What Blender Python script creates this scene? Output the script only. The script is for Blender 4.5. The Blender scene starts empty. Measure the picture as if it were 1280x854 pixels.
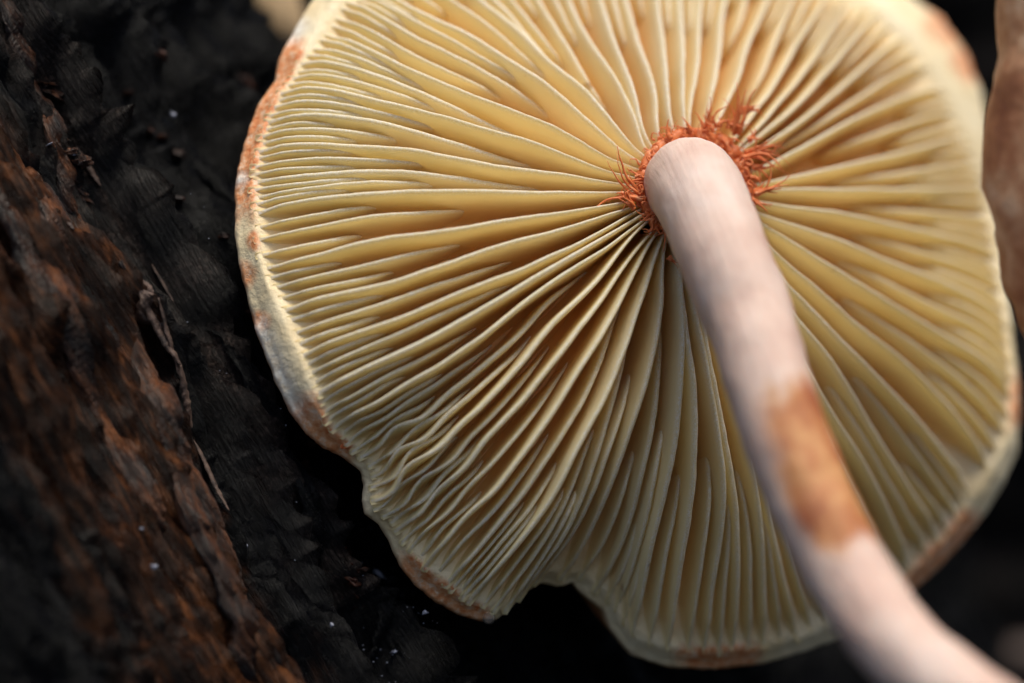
import bpy, bmesh, math, random
import numpy as np
from mathutils import Vector, noise as mn

random.seed(7); np.random.seed(7)
S = 0.01                      # everything below is laid out in centimetres
COL = bpy.context.scene.collection
sc = bpy.context.scene
R = math.radians

# ------------------------------------------------------------------ camera
DIST = 22.0
cam_d = bpy.data.cameras.new('camera'); cam = bpy.data.objects.new('camera', cam_d); COL.objects.link(cam)
cam.location = (0, -DIST * S, 0); cam.rotation_euler = (R(90), 0, 0)
cam_d.lens = 100; cam_d.sensor_width = 36
cam_d.clip_start = 0.002; cam_d.clip_end = 20
cam_d.dof.use_dof = True; cam_d.dof.focus_distance = (DIST - 0.40) * S
cam_d.dof.aperture_fstop = 9.5
sc.camera = cam

# ------------------------------------------------------------------ light
SUN_EL, SUN_AZ = 71, 32       # azimuth: degrees to the right of the camera's back
w = bpy.data.worlds.new('World'); sc.world = w; w.use_nodes = True
nt = w.node_tree; bg = nt.nodes['Background']
sky = nt.nodes.new('ShaderNodeTexSky'); sky.sky_type = 'NISHITA'; sky.sun_disc = False
sd = Vector((math.sin(R(SUN_AZ)) * math.cos(R(SUN_EL)), -math.cos(R(SUN_AZ)) * math.cos(R(SUN_EL)), math.sin(R(SUN_EL))))
sky.sun_elevation = R(SUN_EL); sky.sun_rotation = math.atan2(sd.x, sd.y)
sky.air_density = 1.0; sky.dust_density = 3.0; sky.ozone_density = 1.5
nt.links.new(sky.outputs['Color'], bg.inputs['Color']); bg.inputs['Strength'].default_value = 0.06
sun_d = bpy.data.lights.new('sun', 'SUN'); sun_d.energy = 1.5; sun_d.angle = R(28); sun_d.color = (1, .94, .81)
sun = bpy.data.objects.new('sun', sun_d); COL.objects.link(sun)
sun.rotation_euler = sd.to_track_quat('Z', 'Y').to_euler(); sun.location = sd * 1
vs = sc.view_settings; vs.view_transform = 'Standard'; vs.look = 'None'; vs.exposure = 1.22; vs.gamma = 1
vs.use_curve_mapping = False
sc.cycles.max_bounces = 14; sc.cycles.diffuse_bounces = 10; sc.cycles.transmission_bounces = 8

# ------------------------------------------------------------------ helpers
K = 0.36 / 1280
def ray(px, py):
    return np.array([(px - 640) * K, 1.0, -(py - 427) * K])
CAM = np.array([0, -DIST, 0.0])
def at(px, py, y):            # a point of the picture at depth y (cm), 0 = focus
    return CAM + ray(px, py) * (DIST + y)
def mesh_obj(name, verts, faces, mat, parent=None, smooth=True, attrs=None):
    me = bpy.data.meshes.new(name)
    v = np.asarray(verts, dtype=float) * S
    me.from_pydata(v.tolist(), [], faces if isinstance(faces, list) else faces.tolist())
    if smooth: me.polygons.foreach_set('use_smooth', [True] * len(me.polygons))
    if attrs:
        for k, a in attrs.items():
            at_ = me.attributes.new(k, 'FLOAT', 'POINT'); at_.data.foreach_set('value', np.asarray(a, dtype=np.float32))
    me.materials.append(mat); me.update()
    o = bpy.data.objects.new(name, me); COL.objects.link(o)
    if parent: o.parent = parent
    return o
def empty(name, label, cat, loc=(0, 0, 0), group=None):
    o = bpy.data.objects.new(name, None); COL.objects.link(o); o.empty_display_size = .005
    o['label'] = label; o['category'] = cat
    if group: o['group'] = group
    return o
def grid_faces(nu, nv, closed_v=False):
    i = np.arange(nu - 1)[:, None]; j = np.arange(nv if closed_v else nv - 1)[None, :]
    j2 = (j + 1) % nv
    f = np.stack([i * nv + j + 0 * i, i * nv + j2, (i + 1) * nv + j2, (i + 1) * nv + j + 0 * i], -1)
    return f.reshape(-1, 4)
def nz(x, y, z=0.0, s=1.0): return mn.noise(Vector((x * s, y * s, z)))
def fbm(x, y, z=0.0, o=4): return mn.fractal(Vector((x, y, z)), 1.0, 2.0, o)
def catmull(pts, n):
    pts = np.asarray(pts, float)
    d = np.r_[0, np.cumsum(np.linalg.norm(np.diff(pts, axis=0), axis=1) ** .5 + 1e-6)]
    # centripetal-ish hermite spline
    m = np.zeros_like(pts)
    m[1:-1] = (pts[2:] - pts[:-2]) / (d[2:] - d[:-2])[:, None]
    m[0] = (pts[1] - pts[0]) / (d[1] - d[0]); m[-1] = (pts[-1] - pts[-2]) / (d[-1] - d[-2])
    def ev(u):
        k = np.clip(np.searchsorted(d, u, side='right') - 1, 0, len(d) - 2)
        h = d[k + 1] - d[k]; s = ((u - d[k]) / h)[:, None]; h = h[:, None]
        return (2*s**3-3*s**2+1)*pts[k] + (s**3-2*s**2+s)*h*m[k] + (-2*s**3+3*s**2)*pts[k+1] + (s**3-s**2)*h*m[k+1]
    q = ev(np.linspace(0, d[-1], 400))
    a = np.r_[0, np.cumsum(np.linalg.norm(np.diff(q[:, :2], axis=0), axis=1))]; a /= a[-1]
    t = np.linspace(0, 1, n)
    return np.stack([np.interp(t, a, q[:, k]) for k in range(q.shape[1])], -1)
def tube(path, rad, nseg=10, cap=True, jitter=0.0, seed=0):
    path = np.asarray(path, float); n = len(path); rad = np.broadcast_to(rad, (n,))
    T = np.gradient(path, axis=0); T /= np.linalg.norm(T, axis=1)[:, None]
    N = np.cross(T[0], [0.3, 0.2, 1]); N /= np.linalg.norm(N); V = []
    for i in range(n):
        N = N - T[i] * N.dot(T[i]); N /= np.linalg.norm(N); B = np.cross(T[i], N)
        for k in range(nseg):
            a = 2 * math.pi * k / nseg
            rr = rad[i]
            if jitter: rr *= 1 + jitter * nz(i * .35, math.cos(a) * 1.3 + seed, math.sin(a) * 1.3 + seed * 3.1)
            V.append(path[i] + (N * math.cos(a) + B * math.sin(a)) * rr)
    F = grid_faces(n, nseg, True).tolist()
    if cap:
        F.append(list(range(nseg))[::-1]); F.append([(n - 1) * nseg + k for k in range(nseg)])
    return V, F
def join(parts):
    V = []; F = []
    for v, f in parts:
        o = len(V); V.extend(v); F.extend([[q + o for q in x] for x in f])
    return V, F

# ------------------------------------------------------------------ materials
class M:
    def __init__(s, name):
        s.m = bpy.data.materials.new(name); s.m.use_nodes = True; s.t = s.m.node_tree
        s.p = s.t.nodes['Principled BSDF']; s.o = s.t.nodes['Material Output']
        s.tc = s.t.nodes.new('ShaderNodeTexCoord')
    def n(s, t, **k):
        q = s.t.nodes.new(t)
        for a, b in k.items():
            if a in ('inputs',):
                for x, y in b.items(): q.inputs[x].default_value = y
            else: setattr(q, a, b)
        return q
    def l(s, a, b): s.t.links.new(a, b)
    def noise(s, scale, detail=4, rough=.55, vec=None, sc3=None):
        q = s.n('ShaderNodeTexNoise', inputs={'Scale': scale, 'Detail': detail, 'Roughness': rough})
        src = vec or s.tc.outputs['Object']
        if sc3:
            m0 = s.n('ShaderNodeMapping'); m0.inputs['Rotation'].default_value = (0, R(30), 0)   # log axis -> Z
            s.l(src, m0.inputs['Vector'])
            mp = s.n('ShaderNodeMapping'); mp.inputs['Scale'].default_value = sc3
            s.l(m0.outputs['Vector'], mp.inputs['Vector']); src = mp.outputs['Vector']
        s.l(src, q.inputs['Vector']); return q.outputs['Fac']
    def ramp(s, fac, stops):
        q = s.n('ShaderNodeValToRGB'); e = q.color_ramp.elements
        while len(e) < len(stops): e.new(.5)
        for i, (p, c) in enumerate(stops):
            e[i].position = p; e[i].color = (*c, 1) if len(c) == 3 else c
        s.l(fac, q.inputs['Fac']); return q.outputs['Color']
    def mix(s, fac, a, b):
        q = s.n('ShaderNodeMix', data_type='RGBA')
        for sock, val in ((q.inputs['Factor'], fac), (q.inputs['A'], a), (q.inputs['B'], b)):
            if hasattr(val, 'links'): s.l(val, sock)
            else: sock.default_value = (*val, 1) if isinstance(val, tuple) else val
        return q.outputs['Result']
    def attr(s, name): return s.n('ShaderNodeAttribute', attribute_name=name).outputs['Fac']
    def math(s, op, a, b=0.5):
        q = s.n('ShaderNodeMath', operation=op)
        for i, v in enumerate((a, b)):
            if hasattr(v, 'links'): s.l(v, q.inputs[i])
            else: q.inputs[i].default_value = v
        return q.outputs[0]
    def bump(s, h, strength, dist_cm):
        b = s.n('ShaderNodeBump'); b.inputs['Strength'].default_value = strength
        b.inputs['Distance'].default_value = dist_cm * S; s.l(h, b.inputs['Height']); s.l(b.outputs[0], s.p.inputs['Normal']); return b.outputs[0]
    def translucent(s, fac, col, tint=None):
        t = s.n('ShaderNodeBsdfTranslucent'); mx = s.n('ShaderNodeMixShader'); mx.inputs[0].default_value = fac
        if tint: t.inputs['Color'].default_value = (*tint, 1)
        else: s.l(col, t.inputs['Color'])
        s.l(s.p.outputs[0], mx.inputs[1]); s.l(t.outputs[0], mx.inputs[2]); s.l(mx.outputs[0], s.o.inputs['Surface'])

# gill flesh
g = M('gill_cream')
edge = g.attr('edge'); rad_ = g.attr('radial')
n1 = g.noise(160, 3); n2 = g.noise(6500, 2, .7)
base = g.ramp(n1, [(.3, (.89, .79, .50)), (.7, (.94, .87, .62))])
base = g.mix(g.ramp(edge, [(.10, (0, 0, 0)), (.78, (1, 1, 1))]), g.ramp(n1, [(.3, (.82, .46, .14)), (.7, (.87, .55, .20))]), base)  # pale edge pigment; orange toward the roots also paints in the valley glow
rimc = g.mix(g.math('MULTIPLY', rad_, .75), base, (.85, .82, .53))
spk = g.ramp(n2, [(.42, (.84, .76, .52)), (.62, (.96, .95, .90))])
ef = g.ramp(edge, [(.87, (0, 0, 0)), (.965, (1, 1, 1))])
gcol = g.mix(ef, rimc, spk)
nstain = g.noise(420, 2, .5)
st = g.ramp(nstain, [(.755, (0, 0, 0)), (.80, (1, 1, 1))])
gcol = g.mix(g.math('MULTIPLY', st, .7), gcol, (.22, .08, .03))
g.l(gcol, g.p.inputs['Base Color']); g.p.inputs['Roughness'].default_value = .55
g.p.inputs['Specular IOR Level'].default_value = .35
g.bump(g.noise(4200, 3, .7), .5, .004)
g.translucent(.40, gcol, (.95, .82, .46))
MG = g.m

# cap flesh and margin
c = M('cap_flesh')
van = c.attr('veil'); top = c.attr('outer'); rad_ = c.attr('radial')
n1 = c.noise(300, 4)
flesh = c.ramp(n1, [(.3, (.80, .63, .36)), (.7, (.88, .76, .52))])
flesh = c.mix(rad_, (.85, .42, .11), flesh)
nv = c.noise(420, 5, .65); nf = c.noise(1600, 3, .7)
veilc = c.ramp(nf, [(.30, (.62, .15, .03)), (.5, (.78, .36, .16)), (.66, (.84, .60, .42))])
vm = c.ramp(c.math('ADD', c.math('MULTIPLY', van, .75), c.math('MULTIPLY', nv, .5)), [(.36, (0, 0, 0)), (.66, (1, 1, 1))])
col = c.mix(vm, flesh, veilc)
white = c.ramp(nf, [(.35, (.62, .52, .40)), (.6, (.86, .84, .78))])
fz = c.attr('fuzz')
col = c.mix(c.math('MULTIPLY', fz, .8), col, white)
topc = c.ramp(nv, [(.35, (.30, .08, .02)), (.6, (.60, .28, .12))])
col = c.mix(top, col, topc)
c.l(col, c.p.inputs['Base Color']); c.p.inputs['Roughness'].default_value = .6
c.bump(c.noise(1500, 5, .7), .8, .02)
MC = c.m

# stem
s_ = M('stem_flesh')
pt = s_.attr('patch')
n1 = s_.noise(220, 5, .6)
sb = s_.ramp(n1, [(.3, (.62, .41, .33)), (.5, (.70, .51, .42)), (.7, (.76, .60, .52))])
n2 = s_.noise(260, 4, .6)
pc = s_.ramp(n2, [(.32, (.34, .09, .022)), (.46, (.46, .17, .05)), (.62, (.60, .30, .11))])
pf = s_.ramp(s_.math('ADD', pt, s_.math('MULTIPLY', s_.math('SUBTRACT', n1, .5), 1.1)), [(.26, (0, 0, 0)), (.66, (1, 1, 1))])
col = s_.mix(pf, sb, pc)
s_.l(col, s_.p.inputs['Base Color']); s_.p.inputs['Roughness'].default_value = .5
s_.p.inputs['Subsurface Weight'].default_value = .25; s_.p.inputs['Subsurface Scale'].default_value = .0012
s_.p.inputs['Subsurface Radius'].default_value = (1, .5, .3)
cx = s_.n('ShaderNodeCombineXYZ'); s_.l(s_.math('MULTIPLY', s_.attr('along'), .28), cx.inputs[0]); s_.l(s_.math('MULTIPLY', s_.attr('ca'), 3.2), cx.inputs[1]); s_.l(s_.math('MULTIPLY', s_.attr('sa'), 3.2), cx.inputs[2])
fibn = s_.noise(3.2, 6, .7, vec=cx.outputs[0])
s_.bump(s_.math('ADD', fibn, s_.math('MULTIPLY', s_.noise(900, 4, .7), .5)), .6, .025)
dirt = s_.ramp(fibn, [(.42, (.72, .62, .56)), (.60, (1.0, 1.0, 1.0))])
mm = s_.n('ShaderNodeMix', data_type='RGBA', blend_type='MULTIPLY'); mm.inputs['Factor'].default_value = .18
s_.l(col, mm.inputs['A']); s_.l(dirt, mm.inputs['B']); s_.l(mm.outputs['Result'], s_.p.inputs['Base Color'])
MS = s_.m

v = M('veil_orange')
vc = v.ramp(v.noise(1400, 4, .7), [(.3, (.60, .13, .03)), (.55, (.85, .26, .08)), (.75, (.92, .50, .28))])
v.l(vc, v.p.inputs['Base Color']); v.p.inputs['Roughness'].default_value = .45
v.bump(v.noise(5000, 3), .5, .004); v.translucent(.25, vc)
MV = v.m

b = M('charred_bark')
br = b.attr('brown'); hgt = b.attr('crest'); st_ = b.attr('streak')
n1 = b.noise(1.0, 5, .65, sc3=(1100, 900, 240))
blk = b.ramp(n1, [(.35, (.0015, .0016, .0022)), (.6, (.0032, .0034, .0048)), (.78, (.012, .012, .015))])
brn = b.ramp(n1, [(.32, (.006, .003, .002)), (.5, (.040, .014, .006)), (.70, (.22, .080, .029))])
f = b.ramp(b.math('ADD', br, b.math('MULTIPLY', b.math('SUBTRACT', b.noise(220, 4), .5), .8)), [(.35, (0, 0, 0)), (.7, (1, 1, 1))])
col = b.mix(f, blk, brn)
gry = b.ramp(b.noise(2600, 3, .6), [(.5, (.02, .014, .012)), (.75, (.12, .085, .07))])
col = b.mix(b.ramp(st_, [(.55, (0, 0, 0)), (.85, (.8, .8, .8))]), col, gry)
b.l(col, b.p.inputs['Base Color'])
rr = b.ramp(b.noise(1500, 3), [(.3, (.20,) * 3), (.7, (.42,) * 3)]); b.l(rr, b.p.inputs['Roughness'])
b.bump(b.noise(1.0, 7, .7, sc3=(2400, 2000, 300)), 1.0, .12)
b.p.inputs['Specular IOR Level'].default_value = .15
MB = b.m

r = M('brown_bark')
rc = r.ramp(r.noise(1.0, 6, .7, sc3=(620, 500, 150)), [(.38, (.006, .0025, .002)), (.5, (.045, .014, .005)), (.62, (.19, .062, .018)), (.76, (.34, .14, .06))])
r.l(rc, r.p.inputs['Base Color']); r.p.inputs['Roughness'].default_value = .38
r.bump(r.noise(1.0, 7, .7, sc3=(2200, 2000, 260)), 1.0, .10)
MR = r.m
d_ = M('dark_scale')
dc = d_.ramp(d_.noise(900, 4), [(.4, (.008, .003, .002)), (.75, (.07, .02, .008))])
d_.l(dc, d_.p.inputs['Base Color']); d_.p.inputs['Roughness'].default_value = .5; d_.p.inputs['Specular IOR Level'].default_value = .2
d_.bump(d_.noise(2400, 4, .7), .6, .015)
MD = d_.m
sp = M('grey_splinter')
rc = sp.ramp(sp.noise(1200, 5, .65), [(.35, (.02, .012, .009)), (.55, (.09, .05, .035)), (.75, (.22, .15, .11))])
sp.l(rc, sp.p.inputs['Base Color']); sp.p.inputs['Roughness'].default_value = .6
sp.bump(sp.noise(3000, 5, .7), .8, .02)
MSP = sp.m
wf = M('white_mould')
rc = wf.ramp(wf.noise(4000, 4, .65), [(.35, (.06, .06, .085)), (.6, (.30, .32, .40))])
wf.l(rc, wf.p.inputs['Base Color']); wf.p.inputs['Roughness'].default_value = .4
MW = wf.m
so = M('dark_soil')
rc = so.ramp(so.noise(70, 6, .65), [(.35, (.003, .0022, .002)), (.6, (.006, .0045, .004)), (.8, (.018, .011, .008))])
so.l(rc, so.p.inputs['Base Color']); so.p.inputs['Roughness'].default_value = .9
so.bump(so.noise(300, 6, .7), 1, .2)
so.p.inputs['Specular IOR Level'].default_value = .15
MSO = so.m
dg = M('dry_stalk')
rc = dg.ramp(dg.noise(200, 4), [(.3, (.30, .19, .09)), (.7, (.52, .36, .19))])
dg.l(rc, dg.p.inputs['Base Color']); dg.p.inputs['Roughness'].default_value = .7
MDG = dg.m
lf = M('dead_leaf')
rc = lf.ramp(lf.noise(150, 4), [(.3, (.02, .008, .005)), (.7, (.07, .028, .014))])
lf.l(rc, lf.p.inputs['Base Color']); lf.p.inputs['Roughness'].default_value = .6
MLF = lf.m
bs = M('brown_stem_skin')
rc = bs.ramp(bs.noise(190, 6, .68), [(.32, (.28, .085, .035)), (.46, (.46, .18, .075)), (.56, (.62, .32, .16)), (.68, (.84, .58, .36))])
bs.l(rc, bs.p.inputs['Base Color']); bs.p.inputs['Roughness'].default_value = .5
bs.bump(bs.noise(500, 5, .7), .8, .05)
MBS = bs.m
wd = M('water')
wd.p.inputs['Base Color'].default_value = (.9, .8, .7, 1); wd.p.inputs['Roughness'].default_value = .02
wd.p.inputs['Transmission Weight'].default_value = .9; wd.p.inputs['IOR'].default_value = 1.33
MWD = wd.m

# ------------------------------------------------------------------ mushroom cap
CX, CY = 866, 232
RIM = [(400,-12),(383,15),(370,38),(355,66),(349,95),(340,108),(328,124),(315,160),(303,205),(300,230),(300,262),(301,300),
       (308,335),(318,372),(326,405),(338,438),(352,472),(364,497),(375,517),(392,538),(412,553),(432,563),(445,572),
       (458,583),(462,598),(459,620),(464,638),(480,650),(490,664),(500,684),(505,700),(522,722),(545,742),(575,760),(605,771),
       (628,770),(648,752),(664,734),(684,724),(704,728),(722,724),(742,743),(762,757),(772,785),(798,814),(845,830),(900,832),
       (960,825),(1012,810),(1060,792),(1105,768),(1145,738),(1180,706),(1208,676),(1238,638),(1262,600),(1278,560),(1282,500),
       (1275,440),(1270,380),(1264,310),(1256,235),(1246,170),(1233,110),(1213,60),(1183,18),(1140,-12),(1070,-48),(990,-75),
       (900,-92),(815,-96),(730,-94),(640,-84),(540,-62),(460,-38)]
rim = np.array(RIM, float)
rc_ = np.vstack([rim, rim[:1]])
rl = np.r_[0, np.cumsum(np.linalg.norm(np.diff(rc_, axis=0), axis=1))]; RLEN = rl[-1]
def rimpt(a):
    a = np.mod(a, RLEN); return np.stack([np.interp(a, rl, rc_[:, 0]), np.interp(a, rl, rc_[:, 1])], -1)
_ra = np.linspace(0, RLEN, 4000, endpoint=False); _rp = rimpt(_ra)
def rimarg(p): return _ra[np.argmin(((_rp - np.array(p)) ** 2).sum(1))]
# traced free edges (picture pixels, stem -> rim), type P full / S starts later, te = where the gill dies out
GU = [
 ('P',.93,[(758,230),(725,219),(667,209),(600,200),(534,188),(431,179),(355,178),(306,192)]),
 ('S',.93,[(760,234),(700,233),(640,230),(580,219),(534,214),(501,213),(445,214),(394,217),(301,228)]),
 ('P',.92,[(765,242),(744,238),(580,237),(500,237),(440,240),(400,247),(335,259),(301,272)]),
 ('P',.92,[(765,256),(730,260),(692,267),(636,271),(580,283),(534,291),(476,298),(417,315),(347,329),(307,338)]),
 ('P',.90,[(779,262),(744,273),(697,288),(639,301),(600,315),(534,336),(476,357),(394,373),(352,387),(324,398)]),
 ('P',.89,[(781,270),(744,294),(697,317),(650,338),(580,362),(553,373),(492,400),(441,417),(394,436),(370,443),(349,462)]),
 ('P',.90,[(788,276),(756,296),(697,329),(639,364),(600,389),(546,417),(499,441),(464,455),(429,474),(398,488),(372,510)]),
 ('P',.93,[(793,283),(753,315),(721,331),(674,362),(629,399),(603,423),(580,437),(534,467),(495,485),(464,509),(429,523),(404,548)]),
 ('S',.99,[(795,286),(760,318),(725,345),(688,373),(669,400),(632,435),(580,477),(558,495),(530,521),(506,532),(485,537),(473,560),(446,573)]),
 ('P',1.0,[(796,286),(767,322),(749,350),(697,400),(662,444),(627,482),(580,529),(534,567),(504,593),(490,619),(460,626)]),
 ('P',.97,[(807,300),(784,331),(767,359),(735,400),(695,452),(657,498),(615,543),(561,607),(521,637),(502,661),(488,668)]),
 ('P',.93,[(812,300),(786,359),(765,400),(732,452),(702,501),(669,550),(633,600),(591,640),(558,672),(537,701),(524,724)]),
 ('S',.93,[(815,302),(790,360),(765,412),(753,459),(721,517),(694,560),(666,602),(624,658),(591,696),(563,724),(548,743)]),
 ('P',.94,[(820,305),(812,350),(794,400),(775,459),(751,512),(725,555),(699,614),(671,654),(631,700),(601,735),(580,762)]),
 ('S',.97,[(823,310),(800,380),(788,425),(767,505),(750,560),(729,621),(706,672),(671,719),(645,756)]),
 ('P',1.0,[(829,306),(833,350),(829,400),(817,447),(805,494),(786,552),(770,595),(754,637),(741,663),(718,705),(700,729)]),
 ('S',1.0,[(834,312),(833,380),(829,440),(824,500),(813,560),(799,619),(784,672),(763,715),(743,743)]),
 ('P',.93,[(843,312),(852,345),(858,400),(855,459),(848,545),(834,616),(815,690),(800,760),(792,808)]),
 ('P',.93,[(848,315),(860,405),(871,494),(872,564),(868,626),(860,665),(850,720),(843,780),(838,828)]),
 ('P',.93,[(858,315),(875,400),(892,480),(904,560),(908,607),(904,677),(890,747),(884,831)]),
 ('P',.93,[(862,315),(884,420),(905,530),(915,585),(925,654),(923,724),(921,829)]),
 ('P',.93,[(870,315),(900,420),(928,520),(945,600),(956,677),(956,736),(960,824)]),
 ('P',.93,[(880,315),(920,430),(948,540),(965,640),(982,724),(1005,811)]),
 ('P',.93,[(895,315),(945,430),(985,540),(1025,640),(1060,720),(1085,780)]),
 ('P',.93,[(915,312),(970,410),(1007,480),(1035,540),(1070,610),(1100,680),(1128,750)]),
 ('P',.92,[(928,308),(975,385),(1007,452),(1035,505),(1060,545),(1085,580),(1109,631),(1130,678),(1150,733)]),
 ('P',.92,[(938,300),(962,350),(986,382),(1030,434),(1058,471),(1080,510),(1102,552),(1139,610),(1160,641),(1192,693)]),
 ('P',.90,[(945,300),(965,328),(981,354),(1019,385),(1061,434),(1101,471),(1136,509),(1167,547),(1203,594),(1237,640)]),
 ('P',.90,[(950,292),(963,311),(995,338),(1037,368),(1077,410),(1136,452),(1183,504),(1218,545),(1255,612)]),
 ('P',.92,[(955,278),(959,283),(1005,311),(1057,342),(1105,370),(1171,413),(1241,452),(1281,515)]),
 ('P',.92,[(950,265),(961,271),(1009,284),(1057,300),(1139,335),(1240,378),(1274,425)]),
 ('P',.92,[(950,252),(961,254),(1057,267),(1139,285),(1230,306),(1266,325)]),
 ('P',.92,[(950,237),(975,236),(1022,236),(1104,236),(1223,235),(1257,238)]),
 ('P',.88,[(945,230),(960,226),(1034,210),(1104,197),(1174,178),(1244,160)]),
 ('P',.84,[(940,215),(985,194),(1074,145),(1140,117),(1230,102)]),
 ('S',.82,[(938,207),(960,190),(1009,166),(1074,122),(1140,82),(1219,72)]),
 ('P',.82,[(935,195),(943,190),(1009,145),(1074,89),(1126,47),(1192,28)]),
 ('P',.82,[(932,185),(943,176),(990,136),(1051,70),(1102,9),(1148,-8)]),
 ('P',.84,[(928,180),(934,173),(990,112),(1027,59),(1060,7),(1100,-33)]),
 ('P',.87,[(924,168),(936,150),(971,103),(1004,47),(1032,0),(1062,-52)]),
 ('S',.90,[(918,160),(929,141),(952,101),(971,52),(992,0),(1020,-66)]),
 ('P',.90,[(900,152),(903,143),(922,105),(934,63),(962,0),(985,-76)]),
 ('P',.92,[(886,145),(892,117),(903,52),(909,0),(925,-88)]),
 ('P',.92,[(862,145),(863,138),(870,105),(876,59),(878,0),(886,-93)]),
 ('P',.92,[(855,150),(854,143),(857,105),(855,59),(852,0),(850,-95)]),
 ('P',.92,[(840,158),(838,150),(837,98),(831,56),(824,0),(812,-96)]),
 ('P',.92,[(826,175),(824,169),(824,122),(814,87),(798,40),(786,0),(766,-95)]),
 ('P',.92,[(810,180),(807,173),(800,131),(786,89),(767,47),(753,0),(724,-94)]),
 ('P',.92,[(808,190),(803,164),(791,131),(775,98),(749,63),(732,37),(716,0),(672,-88)]),
 ('S',.92,[(803,188),(780,155),(760,133),(744,108),(721,68),(699,35),(676,0),(628,-82)]),
 ('P',.92,[(798,193),(791,185),(763,145),(721,101),(681,70),(639,26),(603,0),(540,-62)]),
 ('S',.92,[(790,186),(765,155),(735,125),(705,92),(672,50),(640,5),(600,-40),(575,-68)]),
 ('P',.92,[(785,195),(779,187),(732,143),(697,112),(639,73),(580,36),(534,17),(501,0),(450,-34)]),
 ('S',.90,[(780,198),(744,180),(697,142),(640,105),(580,72),(534,52),(487,25),(440,0),(404,-14)]),
 ('P',.90,[(775,205),(758,197),(721,173),(681,152),(627,131),(580,113),(511,87),(464,61),(412,40),(378,24)]),
 ('S',.91,[(772,212),(740,200),(680,178),(640,165),(580,136),(534,117),(501,101),(445,84),(387,70),(350,84)]),
 ('P',.92,[(770,218),(725,199),(697,185),(639,169),(580,152),(546,141),(492,128),(431,116),(370,105),(330,122)]),
 ('S',.93,[(765,224),(700,208),(645,199),(600,184),(546,171),(487,153),(422,144),(356,141),(314,158)]),
]
GU = [q for q in GU if q]
NT = 61
tt = np.linspace(0, 1, NT)
curves = []; rargs = []
for ty, te, pts in GU:
    p0 = np.array(pts[0], float); inner = p0 + (np.array([CX, CY]) - p0) * .35
    curves.append(catmull([inner] + pts, NT)); rargs.append(rimarg(pts[-1]))
curves = np.array(curves); NG = len(GU)
for i in range(NG):
    frilly = GU[i][2][-1][1] > 540 and GU[i][2][-1][0] < 495
    for _ in range(9 if frilly else 26):
        curves[i, 1:-1] = (curves[i, :-2] + 2 * curves[i, 1:-1] + curves[i, 2:]) / 4
rargs = np.unwrap(np.array(rargs), period=RLEN)
rargs = np.maximum.accumulate(rargs)
TE = np.array([min(1, q[1] + (.045 if q[1] >= .89 else .03)) for q in GU])
def path_px(s):
    """pixel path of the free edges at guide parameter s (0..NG, cyclic)"""
    i = int(math.floor(s)) % NG; j = (i + 1) % NG; f = s - math.floor(s)
    c = curves[i] * (1 - f) + curves[j] * f
    a0 = rargs[i]; a1 = rargs[j] if j > i else rargs[0] + RLEN
    rp = rimpt(a0 + (a1 - a0) * f)
    c = c + (rp - c[-1]) * (tt ** 4)[:, None]
    return c
def te_at(s):
    i = int(math.floor(s)) % NG; f = s - math.floor(s); return TE[i] * (1 - f) + TE[(i + 1) % NG] * f
NV = np.array([0.42, -1.0, 0.37]); NV /= np.linalg.norm(NV)
P0 = at(CX, CY, 1.20)
BUMP = 1.10
DROOP = .5
def Hc(t, s=None):      # the lower lobes curl back, away from the viewer
    t = np.asarray(t); h = BUMP * (1 - t ** 2.1)
    if s is not None:
        y = path_px(s)[-1][1]; x = min(1, max(0, (y - 470) / 330)); h = h - DROOP * x * x * (3 - 2 * x) * t ** 2.6
    return h
def to3(c, h):
    """pixels (n,2) on the surface of height h above the cap plane -> points"""
    d = np.stack([(c[:, 0] - 640) * K, np.ones(len(c)), -(c[:, 1] - 427) * K], -1)
    lam = (h - (CAM - P0).dot(NV)) / d.dot(NV)
    return CAM + d * lam[:, None]
def depth(t, te):
    x = np.clip(t / te, 0, 1)
    return (.56 * (1 - x ** 4.0) ** 1.1) * (.62 + .38 * np.clip(t / .25, 0, 1)) + .004
def wave(t, s):   # slow swelling of the whole underside so that it is not a perfect bowl
    return np.array([.05 * nz(math.cos(s / NG * 6.283) * 2 * q + 3, math.sin(s / NG * 6.283) * 2 * q, 1.7) for q in t])

cap = empty('mushroom', 'large cream gilled mushroom seen from below, its pale bent stem marked with an orange patch', 'mushroom')
# flesh: the sheet the gills hang from, the margin and the outer skin in one mesh
NS = 900; V = []; at_r = []; at_v = []; at_f = []; at_o = []
tsamp = np.r_[np.linspace(0, .78, 26), np.linspace(.80, 1, 30)]
VEIL = [(6, 11, 1.0), (27.5, 31.2, .0)]
def veil_px(p):     # pigment of the veil remnants on the margin, laid out where the photo has them
    v_ = 0
    for (x, y, rx) in [(335,150,70),(318,210,62),(340,95,45),(300,340,20),(322,400,16),(318,300,14),(390,530,42),(415,555,34),(365,60,22),(520,720,34),(555,748,38),(590,765,25),
                       (890,822,46),(930,815,30),(1170,700,52),(1205,660,30),(1280,500,40),(1190,25,35),(1218,75,30),(1140,730,25)]:
        d = math.hypot(p[0] - x, p[1] - y) / rx
        v_ = max(v_, 1 - d * .75)
    return max(0, v_)
def fuzz_px(p, t):
    v_ = 0
    for (x, y, rx) in [(345,470,70),(325,420,30),(370,30,24),(302,220,12)]:
        v_ = max(v_, 1 - (math.hypot(p[0] - x, p[1] - y) / rx) ** 2)
    return max(0, v_) * max(0, (t - .955) / .045)
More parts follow.
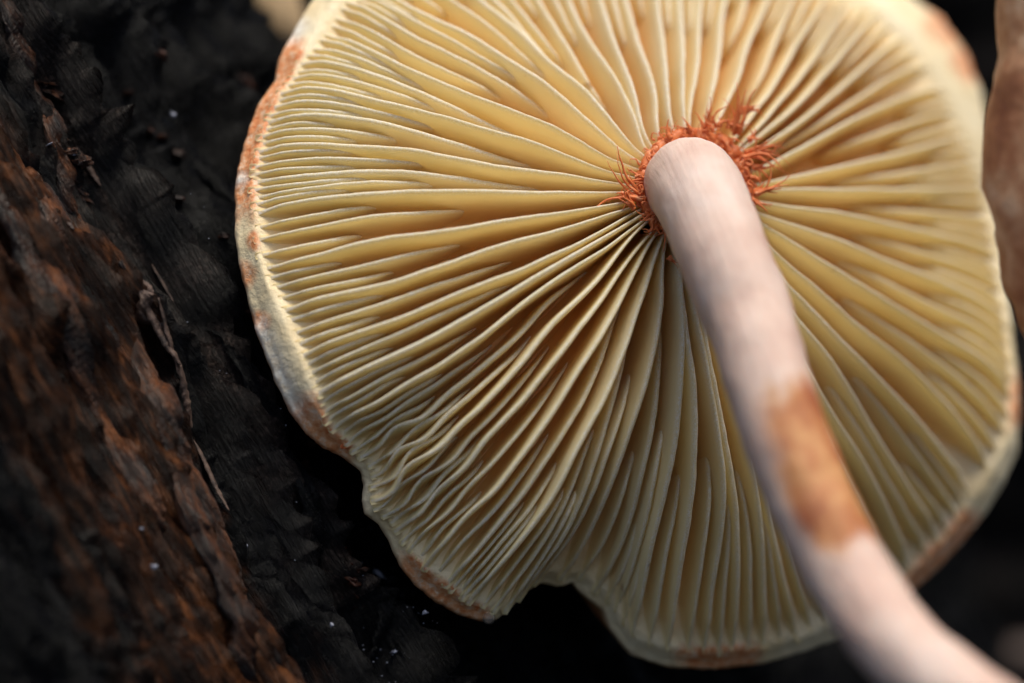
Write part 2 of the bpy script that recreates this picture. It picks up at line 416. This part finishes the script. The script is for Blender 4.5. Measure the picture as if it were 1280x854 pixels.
for k in range(NS):
    s = k / NS * NG
    c = path_px(s); te = te_at(s)
    cs = np.stack([np.interp(tsamp, tt, c[:, 0]), np.interp(tsamp, tt, c[:, 1])], -1)
    h = Hc(tsamp, s) + wave(tsamp, s)
    P = to3(cs, h)                                  # the free-edge surface
    P = P - NV * (depth(tsamp, te) + .02)[:, None]    # pushed in to the roots
    # rounded, lumpy lip
    out = P[-1] - P[-4]; out -= NV * out.dot(NV); out /= np.linalg.norm(out)
    lip = 0.05 + .018 * fbm(s * 1.3, 0, 3)
    P = P.copy()
    for q in range(len(tsamp)):
        x = (tsamp[q] - .955) / .045
        if x > 0:
            P[q] -= NV * (.03 * x * x) + out * 0.03 * x
            P[q] += NV * .012 * fbm(P[q][0] * 9, P[q][2] * 9, P[q][1] * 4)
    L = []
    e = P[-1]
    prof = [(.022, -.02), (.034, -.05), (.028, -.09), (-.02, -.14), (-.12, -.22), (-.30, -.36), (-.62, -.58)]
    for (o_, z_) in prof: L.append(e + out * o_ * (1 + lip) + NV * z_ + (out * .012 * fbm(s * 3, z_ * 20, 8) if o_ > -.1 else 0))
    top_c = P0 - NV * 1.7
    for q in (.35, .6, .85, 1):
        a = e + out * -.62 - NV * .58
        L.append(a + (top_c - a) * q - NV * .55 * math.sin(q * math.pi * .5) * (1 - q) * 1.5)
    V.extend(P.tolist()); V.extend([list(x) for x in L])
    vp = [veil_px(cs[q]) * min(1, max(0, (tsamp[q] - te + .05) / .05)) for q in range(len(tsamp))]
    fp = [fuzz_px(cs[q], tsamp[q]) for q in range(len(tsamp))]
    at_r += [float(min(1, (t_ / te) ** 2)) for t_ in tsamp] + [1] * 11
    at_v += vp + [vp[-1] * .8 + .1] * 11
    at_f += fp + [fp[-1]] * 2 + [0] * 9
    at_o += [0] * len(tsamp) + [0, .15, .5, .8] + [1] * 7
nv_ = len(tsamp) + 11
i = np.arange(NS)[:, None]; j = np.arange(nv_ - 1)[None, :]; i2 = (i + 1) % NS
F = np.stack([i * nv_ + j, i2 * nv_ + j, i2 * nv_ + j + 1, i * nv_ + j + 1], -1).reshape(-1, 4)
mesh_obj('cap_flesh', V, F, MC, cap, attrs={'radial': at_r, 'veil': at_v, 'fuzz': at_f, 'outer': at_o})

# the list of gills: traced ones plus shorter ones between them
gl = []
for i in range(NG):
    j = (i + 1) % NG
    gl.append((float(i), GU[i][0], 0.0 if GU[i][0] == 'P' else random.uniform(.15, .23)))
    a1 = rargs[j] if j > i else rargs[0] + RLEN
    gap = abs(a1 - rargs[i]); mid = np.linalg.norm(curves[i][NT // 2] - curves[j][NT // 2])
    both = GU[i][0] == 'P' and GU[j][0] == 'P'
    ry = rimpt((a1 + rargs[i]) / 2)
    k_ = 1.0 if ry[0] < 520 and ry[1] < 700 or ry[1] > 690 and ry[0] < 605 else 1.75
    if 600 < ry[0] < 790 and ry[1] > 705: k_ = 2.1
    if gap < 20 * k_: continue
    lv = 2 if gap < 33 * k_ else (4 if gap < 72 * k_ else 8)
    for q in range(1, lv):
        f = q / lv + random.uniform(-.06, .06) / lv * 2
        if q * 2 == lv: t0 = random.uniform(.30, .42) if (mid > 30) else random.uniform(.42, .56)
        elif (q * 4) % lv == 0: t0 = random.uniform(.60, .74)
        else: t0 = random.uniform(.80, .86)
        gl.append((i + f, 'T', t0))
print('GILLS', len(gl))
NC = 13
prof_z = np.array([0, .12, .35, .62, .86, .97, 1.0, .97, .86, .62, .35, .12, 0])
prof_x = np.array([-2.4, -1.6, -1.35, -1.15, -.95, -.72, 0, .72, .95, 1.15, 1.35, 1.6, 2.4])
def gill(s, ty, t0, idx, raw=False):
    te = min(te_at(s) + random.uniform(-.012, .006), .995)
    n = 84 if ty == 'P' else 70 if ty == 'S' else int(60 * (1 - t0)) + 16
    ts = np.linspace(t0 if ty != 'P' else .0, te, n)
    c = path_px(s)
    cs = np.stack([np.interp(ts, tt, c[:, 0]), np.interp(ts, tt, c[:, 1])], -1)
    # smooth the piecewise resampling
    for _ in range(2): cs[1:-1] = (cs[:-2] + 2 * cs[1:-1] + cs[2:]) / 4
    he = Hc(ts, s) + wave(ts, s)
    D = depth(ts, te_at(s))
    x = (ts - t0) / (te - t0)
    if ty == 'P': r = np.ones(n) * random.uniform(.94, 1.0)
    elif ty == 'S': r = .92 * (1 - np.exp(-(ts - t0) / .12)) * np.clip(.86 + .14 * x, 0, 1)
    else: r = (.92 if t0 < .6 else .84 if t0 < .79 else .74) * (1 - np.exp(-(ts - t0) / (.10 if t0 < .6 else .05)))
    endf = np.clip((te - ts) / .065, 0, 1); r = r * (.35 + .65 * endf)
    r = r + np.array([.035 * nz(q * 6, idx * 3.7) for q in ts])
    low = (1 - r) * D * (0 if ty == 'P' else .75)
    P = to3(cs, he - low) + NV * low[:, None]     # a lower gill still shows where it was seen
    T = np.gradient(P, axis=0); T -= np.outer(T.dot(NV), NV); T /= np.linalg.norm(T, axis=1)[:, None]
    L = np.cross(NV, T)
    th = (.0175 + .004 * nz(idx * 1.9, 5)) * (1.0 if ty != 'T' else .85) * np.clip(.55 + .9 * np.sin(np.clip(ts, 0, 1) * 3.0), .5, 1.25)
    if ty != 'P': th = th * np.clip(.3 + x * 4, 0, 1)
    lean = np.array([.016 * nz(q * 4.3, idx * 2.31, 9) + .005 * nz(q * 13, idx * 1.7, 4) for q in ts])
    # frill of the crumpled stretch of the margin at lower left
    fr = math.exp(-((s - 9.2) / 1.7) ** 2)
    lean = lean + fr * .034 * np.sin(ts * 34 + idx) * np.clip((ts - .62) / .25, 0, 1)
    V = np.empty((n, NC, 3)); A = np.empty((n, NC)); B = np.empty((n, NC))
    for k in range(NC):
        z = prof_z[k]
        ser = np.array([.0035 * nz(q * 150, idx * 5.1, 2) + .005 * nz(q * 38, idx * 5.1, 8) for q in ts]) if z > .9 else 0
        off = (-D - .02) * (1 - z) + (-(1 - r) * D - .045 * (1 - endf) - (0 if ty == 'P' else .06) * np.exp(-np.clip(x, 0, 1) / .03)) * z + ser * np.clip(D / .1, 0, 1)
        # foot of the gill flares into the flesh
        lat = prof_x[k] * th * (1 + .5 * (z < .1) * np.clip(D / .3, 0, 1)) + lean * (z ** 1.3) * np.clip(D / .15, 0, 1)
        if z > .9: lat = lat + np.array([.0016 * nz(q * 170, idx * 2.2, k) for q in ts])
        V[:, k] = P + NV * off[:, None] + L * lat[:, None]
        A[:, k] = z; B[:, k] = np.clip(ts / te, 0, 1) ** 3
    F = grid_faces(n, NC).tolist()
    F.append(list(range(NC))); F.append([(n - 1) * NC + k for k in range(NC)][::-1])
    if raw: return V.reshape(-1, 3), F, A.ravel(), B.ravel()
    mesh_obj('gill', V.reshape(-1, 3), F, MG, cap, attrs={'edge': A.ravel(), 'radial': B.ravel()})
gl.sort(key=lambda q: q[2])
rest = []
for q, (s, ty, t0) in enumerate(gl):
    if q < 292: gill(s, ty, t0, q)
    else: rest.append(gill(s, ty, t0, q, True))
if rest:
    Vr = np.concatenate([x[0] for x in rest]); Fr = []; o_ = 0
    for x in rest: Fr += [[v_ + o_ for v_ in f_] for f_ in x[1]]; o_ += len(x[0])
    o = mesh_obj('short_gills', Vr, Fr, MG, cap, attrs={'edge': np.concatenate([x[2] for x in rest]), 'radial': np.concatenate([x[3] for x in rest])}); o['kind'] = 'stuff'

# ------------------------------------------------------------------ stem
base = to3(np.array([[CX - 6, CY + 4]]), np.array([BUMP - .55]))[0]
STEM = [(base, .44), (at(862, 238, .05), .405), (at(865, 231, -.40), .380), (at(876, 250, -.78), .372), (at(902, 312, -1.12), .362),
        (at(934, 395, -1.42), .350), (at(958, 475, -1.72), .335), (at(985, 555, -1.95), .330), (at(1019, 637, -2.2), .325),
        (at(1064, 722, -2.5), .312), (at(1118, 800, -2.85), .305), (at(1195, 868, -3.2), .30), (at(1320, 960, -3.7), .31), (at(1500, 1060, -4.4), .33)]
pp = catmull([list(p) + [r_ * .93] for p, r_ in STEM], 160)
NSG = 56
Vs, Fs = tube(pp[:, :3], pp[:, 3], NSG)
Vs = np.array(Vs)
pa = []; ctr = np.repeat(pp[:, :3], NSG, axis=0)
for q, vtx in enumerate(Vs):
    n_ = (vtx - ctr[q]) / np.linalg.norm(vtx - ctr[q])
    b_ = .022 * fbm(vtx[0] * 1.6, vtx[1] * 1.6, vtx[2] * 1.6 + 5) + .009 * fbm(vtx[0] * 9, vtx[1] * 9, vtx[2] * 4)
    Vs[q] = vtx + n_ * b_
    # picture row of this bit of stem gives where the rubbed orange patch sits along it
    row = 427 - (ctr[q][2] / (DIST + ctr[q][1])) / K
    a = 1 - abs(row - 608 + 42 * fbm(ctr[q][0] * 1.8 + n_[0] * 1.2, n_[2] * 1.5, 3)) / 150
    side = n_.dot(np.array([.35, -.80, .1]))
    pa.append(max(0, min(1, a * 1.9)) * max(0, min(1, -.08 + side * 1.3)))
mesh_obj('stem', Vs, Fs, MS, cap, attrs={'patch': pa, 'along': np.repeat(np.arange(160) / 10.0, NSG), 'ca': np.tile(np.cos(np.arange(NSG) / NSG * 6.28318), 160), 'sa': np.tile(np.sin(np.arange(NSG) / NSG * 6.28318), 160)})

# ------------------------------------------------------------------ orange veil fibres round the stem
def lobe_h(y):
    x = min(1, max(0, (y - 470) / 330)); return -DROOP * x * x * (3 - 2 * x)
def fibre(px, py, h, ang, length, rad, seed, curl=1.0, lift=.15):
    """a strand that leaves a point of the ring in picture direction ang (deg, anticlockwise)"""
    rnd = random.Random(seed)
    p = to3(np.array([[px, py]]), np.array([h]))[0]
    d = np.array([math.cos(R(ang)), -.1, math.sin(R(ang))])
    pts = [p]; n = 11; st = length / n; a = 0; l_ = lift
    bend = rnd.uniform(-16, 16) * curl
    for i in range(n):
        a += bend + rnd.uniform(-22, 22) * curl
        dd = np.array([math.cos(R(ang + a)), -l_ * rnd.uniform(.2, 1.6), math.sin(R(ang + a))])
        l_ *= .8
        pts.append(pts[-1] + dd * st)
    r_ = (np.linspace(1, 0, n + 1) ** 1.3 * 1.15 + .16) * rad
    pth = catmull([list(a_) + [b_] for a_, b_ in zip(pts, r_)], 22)
    return tube(pth[:, :3], pth[:, 3], 6, jitter=.5, seed=seed)
HB = BUMP + .02
# matted ring: many short curls hugging the stem
ringc = (868, 232)
def ringpt(phi, r): return ringc[0] + r * math.cos(R(phi)) * 1.0, ringc[1] - r * math.sin(R(phi)) * .98
mats = []
for q in range(190):
    phi = random.uniform(-62, 235)
    r_ = random.gauss(66, 4)
    x, y = ringpt(phi, r_)
    mats.append(fibre(x, y, HB + random.uniform(-.05, .08), phi + random.choice((90, -90)) + random.uniform(-50, 50), random.uniform(.06, .17), random.uniform(.005, .014), q, 2.0, .2))
Vm, Fm = join(mats)
o = mesh_obj('veil_mat', Vm, Fm, MV, cap); o['kind'] = 'stuff'
# a lumpy felt bed under the curls
bed = []
for q in range(120):
    phi = -65 + 305 * q / 119
    x, y = ringpt(phi, 64 + 4 * nz(q * .2, 3)); bed.append(to3(np.array([[x, y]]), np.array([HB - .03 + .02 * nz(q * .3, 9)]))[0])
Vb, Fb = tube(bed, [.055 + .02 * nz(q * .33, 5) for q in range(120)], 14, jitter=.5)
mesh_obj('veil_ring', Vb, Fb, MV, cap)
# tufts that stand out, at the places of the photo
tufts = [(985,0,0,0)]
TU = [ # px, py, direction, length cm, strands, spread
 (800,250,157,.50,7,10),(785,262,150,.20,5,30),(806,225,178,.30,6,22),(812,205,160,.22,5,30),(778,248,115,.16,4,20),
 (838,170,130,.18,6,40),(885,155,96,.30,9,16),(902,150,80,.20,5,40),(925,160,80,.46,8,6),(935,128,28,.26,4,10),(918,150,62,.22,6,35),
 (940,190,18,.44,10,12),(955,185,8,.28,6,22),(950,205,-15,.22,5,25),(948,225,5,.16,4,30),(952,243,10,.30,7,18),(950,250,-50,.18,5,30),
 (860,158,110,.14,5,50),(945,170,40,.16,5,40),(826,285,-95,.24,5,25),(838,300,-60,.30,3,30),(815,265,-120,.22,6,40),(832,330,-50,.16,3,20)]
for k, (x, y, a, ln, ns, spd) in enumerate(TU):
    parts = []
    ck = random.Random(k * 7); x += (CX - x) * .10; y += (CY - y) * .10
    for q in range(int(ns * 1.15)):
        parts.append(fibre(x + ck.uniform(-4, 4), y + ck.uniform(-4, 4), HB + ck.uniform(0, .06), a + ck.uniform(-spd, spd), ln * ck.uniform(.35, .95), ck.uniform(.006, .017), k * 50 + q, .45, .25))
    Vt, Ft = join(parts)
    mesh_obj('veil_tuft', Vt, Ft, MV, cap)
# wisps of veil left on the margin
for k, (x, y, a, ln, ns) in enumerate([(408,505,60,.16,5),(400,520,-30,.22,6),(425,560,30,.14,5),(345,215,10,.22,5),(330,235,-110,.2,6),(316,318,20,.06,3),
                                       (537,704,75,.16,5),(345,205,20,.12,3),(352,190,-60,.2,4),(345,130,-70,.3,6)]):
    parts = []
    ck = random.Random(900 + k)
    for q in range(ns):
        parts.append(fibre(x + ck.uniform(-3, 3), y + ck.uniform(-3, 3), .0 + lobe_h(y) + ck.uniform(-.03, .02), a + ck.uniform(-25, 25), ln * ck.uniform(.3, .75), ck.uniform(.003, .006), 3000 + k * 50 + q, .7, .05))
    Vt, Ft = join(parts)
    mesh_obj('margin_wisp', Vt, Ft, MV, cap)

# water drop on the margin
def blob(p, r, sx=1, sy=1, sz=1, n=12, m=18, lump=0.0, seed=0, rot=0):
    V = []; 
    ca, sa = math.cos(R(rot)), math.sin(R(rot))
    for i in range(n + 1):
        th = math.pi * i / n
        for k in range(m):
            a = 2 * math.pi * k / m
            d = np.array([math.sin(th) * math.cos(a), math.sin(th) * math.sin(a), math.cos(th)])
            rr = r * (1 + lump * nz(d[0] * 1.6 + seed, d[1] * 1.6, d[2] * 1.6 + seed * 1.3) + lump * .5 * nz(d[0] * 4 + seed, d[1] * 4, d[2] * 4))
            q = d * rr * np.array([sx, sy, sz])
            q = np.array([q[0] * ca - q[2] * sa, q[1], q[0] * sa + q[2] * ca])
            V.append(np.asarray(p) + q)
    return V, grid_faces(n + 1, m, True).tolist()
Vd, Fd = blob(to3(np.array([[611, 773]]), np.array([lobe_h(772) - .03]))[0], .05)
o = mesh_obj('water_drop', Vd, Fd, MWD); o['label'] = 'small clear brownish water drop hanging from the lower margin of the cap'; o['category'] = 'water drop'

# ------------------------------------------------------------------ charred log
log = empty('charred_log', 'blackened rotting log with brown bark ridges, slanting down the left side', 'log')
E = np.array([.500, 0, -.866]); W = np.array([.866, 0, .500])     # along / across (picture plane)
O = at(200, 330, 0)
def prof_y(w_):      # depth of the log's side against the distance across it, cm
    if w_ > 0: return 1.55 * w_ + .10 * w_ * w_ if w_ < 3 else 1.55 * 3 + .9 + (w_ - 3) * 2.4
    return 1.15 * w_ + .07 * w_ * w_ if w_ > -5 else 1.15 * -5 + 1.75
def surf(a, w_):
    """height (towards the viewer/right) of the bark relief, plus pigments"""
    wob = .16 * nz(a * .5, 2.2) + .05 * nz(a * 1.7, 7)
    u = w_ + wob
    ridg = 1 - abs(2 * fbm(u * 2.3, a * .2, 1.0, 3)); ridg = max(0, ridg)
    fine = 1 - abs(2 * fbm(u * 8, a * .5, 5.0, 3))
    fib = fbm(u * 24, a * 1.1, 3.0, 4)
    lump = fbm(u * 2.6, a * .6, 11, 3)
    crk = fbm(u * 9 + 9, a * 6, 2, 3)
    h = (.58 if u > 0 else .36 + .22 * max(0, 1 + u / .4)) * ridg ** 2 + (.30 if u > 0 else .22) * max(0, fine) ** 1.5 + .075 * fib + .06 * lump + (.022 if u > 0 else .008) * abs(crk)
    brown = max(0, min(1, (-.30 - u) / .35)) * (1 - max(0, min(1, (-u - 1.1) / .8))) * (.55 + .7 * ridg) + .22 * math.exp(-((u + .3) / .25) ** 2)
    return h, brown, fine
NA, NW = 760, 420
As = np.linspace(-6.5, 8.5, NA); Ws = np.linspace(-6.5, 5.2, NW)
V = np.empty((NA, NW, 3)); br_ = np.empty((NA, NW)); cr = np.empty((NA, NW)); stk = np.empty((NA, NW))
def surf_pt(a, w_, extra=0.0):
    h, b_, c_ = surf(a, w_)
    turn = 5.0 * min(1.6, max(0, (w_ - 1.25) / .9)) ** 2 * min(1, max(0, (.2 - a) / 1.6))   # the log rounds away near its upper end
    dy = (prof_y(w_ + .05) - prof_y(w_ - .05)) / .1
    n_ = np.array([0.0, -1.0, 0.0]) + W * dy; n_ /= np.linalg.norm(n_)
    return O + E * a + W * w_ + np.array([0, prof_y(w_) + turn, 0]) + n_ * (h - .2 + extra), b_, c_, n_
for i, a in enumerate(As):
    for j, w_ in enumerate(Ws):
        p, b_, c_, n_ = surf_pt(a, w_)
        V[i, j] = p; br_[i, j] = b_; cr[i, j] = c_; stk[i, j] = .5 + .5 * math.exp(-((w_ + .12 + .1 * nz(a, 4)) / .16) ** 2) * (1 if -3 < a < 3 else 0) * (.6 + nz(a * 3, w_ * 12))
mesh_obj('bark', V.reshape(-1, 3), grid_faces(NA, NW), MB, log, attrs={'brown': br_.ravel(), 'crest': cr.ravel(), 'streak': stk.ravel()})
def aw(px, py):      # picture point -> (along, across) on the log's mean side
    w_ = 0; 
    for _ in range(30):
        y = prof_y(w_); p = at(px, py, y) - O
        w_ += .5 * (p.dot(W) - w_)
    return at(px, py, prof_y(w_)).__sub__(O).dot(E), w_
def ridge(pxs, rad, seed, lumpf=9.0, name='bark_ridge', mat=None, bead=.34, raise_=-.035):
    pts = [aw(*p) for p in pxs]
    q = catmull([list(p) for p in pts], 300)
    path = []; rr = []
    for i, (a, w_) in enumerate(q):
        u = i / 299
        a += 0; w2 = w_ + .035 * nz(a * 5, seed * 2.0)
        p, *_r = surf_pt(a, w2, raise_); path.append(p)
        env = max(.05, min(1, u / .16, (1 - u) / .16))
        L_ = abs(math.sin(a * lumpf + 2.2 * nz(a * 2.1, seed))) ** .6
        rr.append(rad * env * (1.02 - bead + bead * L_ + .16 * nz(a * 1.6, seed + 3)))
    # smooth the path
    path = np.array(path)
    for _ in range(350): path[1:-1] = (path[:-2] + 2 * path[1:-1] + path[2:]) / 4
    Vr, Fr = tube(path, np.maximum(rr, .004), 40, jitter=.0, seed=seed)
    Vr = np.array(Vr); 
    for i in range(len(Vr)):
        v_ = Vr[i]; a_ = v_.dot(E); w_ = v_.dot(W); Vr[i] = v_ + np.array([1, -1, .5]) * (.035 * fbm(w_ * 8, a_ * .7, seed) + .040 * fbm(w_ * 22, a_ * 1.3, seed + 4) + .012 * fbm(w_ * 50, a_ * 6, seed + 8))
    mesh_obj(name, Vr, Fr, mat or MR, log)
ridge([(-20,-10),(20,60),(50,130),(82,205),(112,268),(130,320),(140,350)], .085, 1)
ridge([(-30,90),(10,165),(45,225),(68,300),(110,375),(150,440),(172,490)], .10, 2, 7, bead=.12)
ridge([(-30,200),(20,290),(50,360),(95,430),(140,520),(180,600),(225,700)], .12, 3, 6, bead=.10)
ridge([(150,430),(190,520),(215,580),(240,625),(290,705),(330,780),(372,880)], .115, 4, 5, bead=.08)
ridge([(205,560),(225,640),(262,720),(300,800),(330,870)], .09, 5, 8, bead=.1)
for k, (pxs, rad) in enumerate([([(60,20),(110,110),(160,215),(200,300),(240,380),(290,470)], .07), ([(130,0),(175,90),(225,190),(262,270),(290,340)], .08),
                               ([(240,420),(290,520),(340,620),(385,720),(420,830)], .07), ([(300,420),(350,520),(400,620),(440,720),(470,840)], .075), ([(200,0),(240,80),(290,190),(320,270)], .08)]):
    ridge(pxs, rad, 20 + k, 7, bead=.15, mat=MB, name='charred_ridge', raise_=-.02)
ridge([(235,60),(262,110),(285,160),(305,215)], .06, 8, 10, mat=MD)
ridge([(150,400),(185,470),(215,545),(255,640),(300,740),(345,850)], .10, 11, 8, bead=.06)
ridge([(120,325),(145,365),(170,410),(195,440)], .055, 9, 9, mat=MSP)
# long splinters
def splinter(px0, px1, wd_, seed, mat=MSP, lift=.045):
    a0, w0 = aw(*px0); a1, w1 = aw(*px1); n = 26; Vt = []; wd_ = wd_ * 1.25
    for i in range(n):
        u = i / (n - 1); a = a0 + (a1 - a0) * u; w_ = w0 + (w1 - w0) * u + .02 * nz(u * 5, seed)
        p, _b, _c, nn = surf_pt(a, w_, lift + .03 * nz(u * 3, seed * 3))
        if i == 0: pA = p
        pB = surf_pt(a1, w1, lift)[0]
        p = p * .15 + (pA * (1 - u) + pB * u) * .85
        hw = wd_ * (math.sin(math.pi * min(.98, max(.03, u))) ** .5) * (1 + .4 * nz(u * 14, seed))
        side = np.cross(nn, E)
        for (x, z) in ((-1, 0), (-.5, .35), (.1, .5), (.6, .3), (1, 0), (.4, -.5), (-.4, -.5)):
            Vt.append(p + side * hw * x + nn * hw * z * (1 + .3 * nz(u * 20, x * 3 + seed)))
    Ft = grid_faces(n, 7, True).tolist(); Ft.append(list(range(7))[::-1]); Ft.append([(n - 1) * 7 + k for k in range(7)])
    mesh_obj('splinter', Vt, Ft, mat, log)
SPL = [((98,182),(128,232),.028),((122,200),(150,250),.020),((100,232),(132,300),.022),((128,318),(158,392),.05),((118,262),(150,335),.02),((150,385),(205,470),.04),
       ((165,395),(212,485),.022),((205,470),(240,535),.035),((228,500),(262,580),.022),((250,545),(285,640),.022),((350,470),(362,500),.018),((352,520),(372,560),.02),
       ((60,70),(90,130),.03),((85,60),(118,120),.022),((150,245),(185,300),.015),((190,330),(215,380),.013),((215,300),(232,350),.012),((180,430),(214,520),.03),((283,478),(288,500),.02),
       ((372,545),(394,588),.014),((20,120),(55,190),.03),((40,230),(75,300),.035),((60,300),(110,390),.04),((0,210),(40,300),.05)]
for k, (a_, b_, w_) in enumerate(SPL):
    if k % 3 == 0 or w_ > .034: splinter(a_, b_, w_ * .9, k, lift=.02)
# rows of small dark scales
def scale(px, py, r_, seed, mat, rot=-60, asp=.5):
    a, w_ = aw(px, py); p, *_q = surf_pt(a, w_, -.005)
    Vb_, Fb_ = blob(p, r_, 1, .7, asp, 12, 18, 1.1, seed, rot)
    mesh_obj('bark_scale', Vb_, Fb_, mat, log)
rnd = random.Random(5); k = 0
for (x0, y0, x1, y1, n, jit, rs, mt) in [(250,330,285,430,9,9,.045,MD),(285,430,330,520,10,8,.045,MD),(345,505,378,560,8,6,.040,MR),(360,560,392,645,11,8,.045,MR),(372,600,385,640,5,6,.045,MR),
                                   (150,90,215,250,8,16,.055,MD),(180,250,245,330,7,12,.045,MD),(425,690,440,770,8,9,.045,MD),(440,560,470,650,8,12,.04,MD),(400,690,430,760,6,8,.05,MD),(50,100,110,250,9,5,.06,MR),(380,640,450,700,7,12,.04,MD)]:
    for i in range(n):
        u = (i + .5) / n
        scale(x0 + (x1 - x0) * u + rnd.uniform(-jit, jit), y0 + (y1 - y0) * u + rnd.uniform(-3, 3), rs * rnd.uniform(.6, 1.25), k * 1.7, mt, rnd.uniform(-35, 25), rnd.uniform(.35, .6)); k += 1
# pale flecks of mould and grit
def fleck(px, py, r_, seed, rot=0, asp=.6):
    a, w_ = aw(px, py); p, *_q = surf_pt(a, w_, .05)
    return blob(p, r_, 1, .6, asp, 7, 10, .9, seed, rot)
for k, (x, y, r_, ro, asp) in enumerate([(178,163,.030,0,.4),(190,163,.022,0,.8),(463,723,.05,-35,.35),(483,778,.035,-50,.5),(495,777,.045,20,.4),(474,795,.022,0,.8),(488,812,.03,-70,.5),(241,323,.018,0,.8),
                                    (190,710,.022,0,.8),(300,330,.012,0,.8),(388,795,.018,0,.9),(175,663,.014,0,.9),(290,700,.03,60,.5),(60,182,.03,25,.25),(86,198,.02,-10,.5),(320,676,.016,0,1),(474,824,.022,10,.6),(510,800,.016,10,.6),(526,808,.016,0,.8),(350,795,.03,0,.7),(345,770,.02,0,.8)]):
    Vf, Ff = fleck(x, y, r_, k, ro, asp); mesh_obj('mould_fleck', Vf, Ff, MW, log)
dust = []
for k in range(260):
    if k % 3: x = rnd.gauss(480, 30); y = rnd.gauss(770, 45)
    else: y = rnd.uniform(100, 850); x = 140 + (y - 100) * .45 + rnd.uniform(-60, 120)
    Vf, Ff = blob([0, 0, 0], rnd.uniform(.003, .009), 1, .7, .7, 4, 6, .6, k)
    a, w_ = aw(x, y); p, *_q = surf_pt(a, w_, .03); dust.append(([v_ + p for v_ in Vf], Ff))
Vf, Ff = join(dust); o = mesh_obj('dust', Vf, Ff, MW, log); o['kind'] = 'stuff'

# ------------------------------------------------------------------ dark ground behind
N1, N2 = 150, 110; V = []
for i in range(N1):
    for j in range(N2):
        x = -16 + 38 * i / (N1 - 1); z = -12 + 24 * j / (N2 - 1)
        y = 10 + .05 * (x - 2) ** 2 * .3 + .9 * fbm(x * .35, z * .35, 2, 4) + .25 * fbm(x * 1.6, z * 1.6, 7, 4)
        V.append((x, y, z))
F = grid_faces(N1, N2)[:, ::-1]
o = mesh_obj('ground_bank', V, F, MSO); o['kind'] = 'structure'
def stalk(p0, p1, r_, name, label, cat, mat, seed):
    pth = catmull([at(190, -260, 3.1), p0, (np.array(p0) + np.array(p1)) / 2 + np.array([.1, 0, .12]), p1, at(560, 380, 10.5)], 60)
    Vt, Ft = tube(pth, r_, 12, jitter=.3, seed=seed)
    o = mesh_obj(name, Vt, Ft, mat); o['label'] = label; o['category'] = cat
stalk(at(262, -70, 3.3), at(362, 72, 3.5), .26, 'dry_stalk', 'blurred tan dry stalk at the top, left of the cap margin', 'stalk', MDG, 2)
def leaf(px, py, y, r_, rot, label, seed):
    n, m = 18, 12; Vt = []
    c_ = at(px, py, y); ca, sa = math.cos(R(rot)), math.sin(R(rot))
    top_ = []; bot = []
    for i in range(n):
        u = i / (n - 1); hw = r_ * .45 * math.sin(math.pi * min(.99, max(.01, u))) ** .7 * (1 + .25 * nz(u * 6, seed))
        for k in range(m):
            x = (u - .5) * 2 * r_; z = (k / (m - 1) * 2 - 1) * hw
            y_ = .18 * nz(u * 3, k * .3, seed) + .4 * abs(z)
            top_.append(c_ + np.array([x * ca - z * sa, y_, x * sa + z * ca])); bot.append(top_[-1] + np.array([0, .03, 0]))
    F1 = grid_faces(n, m); F2 = F1[:, ::-1] + n * m
    ring = [k for k in range(m)] + [(i + 1) * m - 1 for i in range(1, n)] + [(n - 1) * m + k for k in range(m - 2, -1, -1)] + [i * m for i in range(n - 2, 0, -1)]
    side = [[ring[i], ring[(i + 1) % len(ring)], ring[(i + 1) % len(ring)] + n * m, ring[i] + n * m] for i in range(len(ring))]
    o = mesh_obj('dead_leaf', top_ + bot, F1.tolist() + F2.tolist() + side, MLF); o['label'] = label; o['category'] = 'leaf'
leaf(1262, 850, 9.4, .9, 20, 'small reddish brown dead leaf at the bottom right, behind the stem', 1)
leaf(850, 880, 9.4, 1.3, -10, 'blurred brown dead leaf at the bottom edge under the cap', 2)
o = None

# ------------------------------------------------------------------ second mushroom's brown stem, nearer, at the right edge
SPX = 12
SP = [((1330,-260),.62,-1.2),((1335,-100),.60,-1.25),((1340,40),.60,-1.3),((1332,130),.615,-1.3),((1328,220),.62,-1.3),((1345,320),.60,-1.35),((1375,420),.58,-1.4),((1420,540),.56,-1.5),((1480,700),.56,-1.6),((1560,900),.6,-1.7)]
pth = catmull([list(at(x + SPX, y, d)) + [r_] for (x, y), r_, d in SP], 150)
Vt, Ft = tube(pth[:, :3], pth[:, 3], 40)
Vt = np.array(Vt)
for i in range(len(Vt)):
    v_ = Vt[i]; Vt[i] = v_ + np.array([1, -.6, 0]) * .05 * fbm(v_[0] * 2, v_[1] * 2, v_[2] * 2.5)
o = mesh_obj('brown_mushroom_stem', Vt, Ft, MBS)
o['label'] = 'out of focus reddish brown mushroom stem cut off by the right edge'; o['category'] = 'mushroom stem'
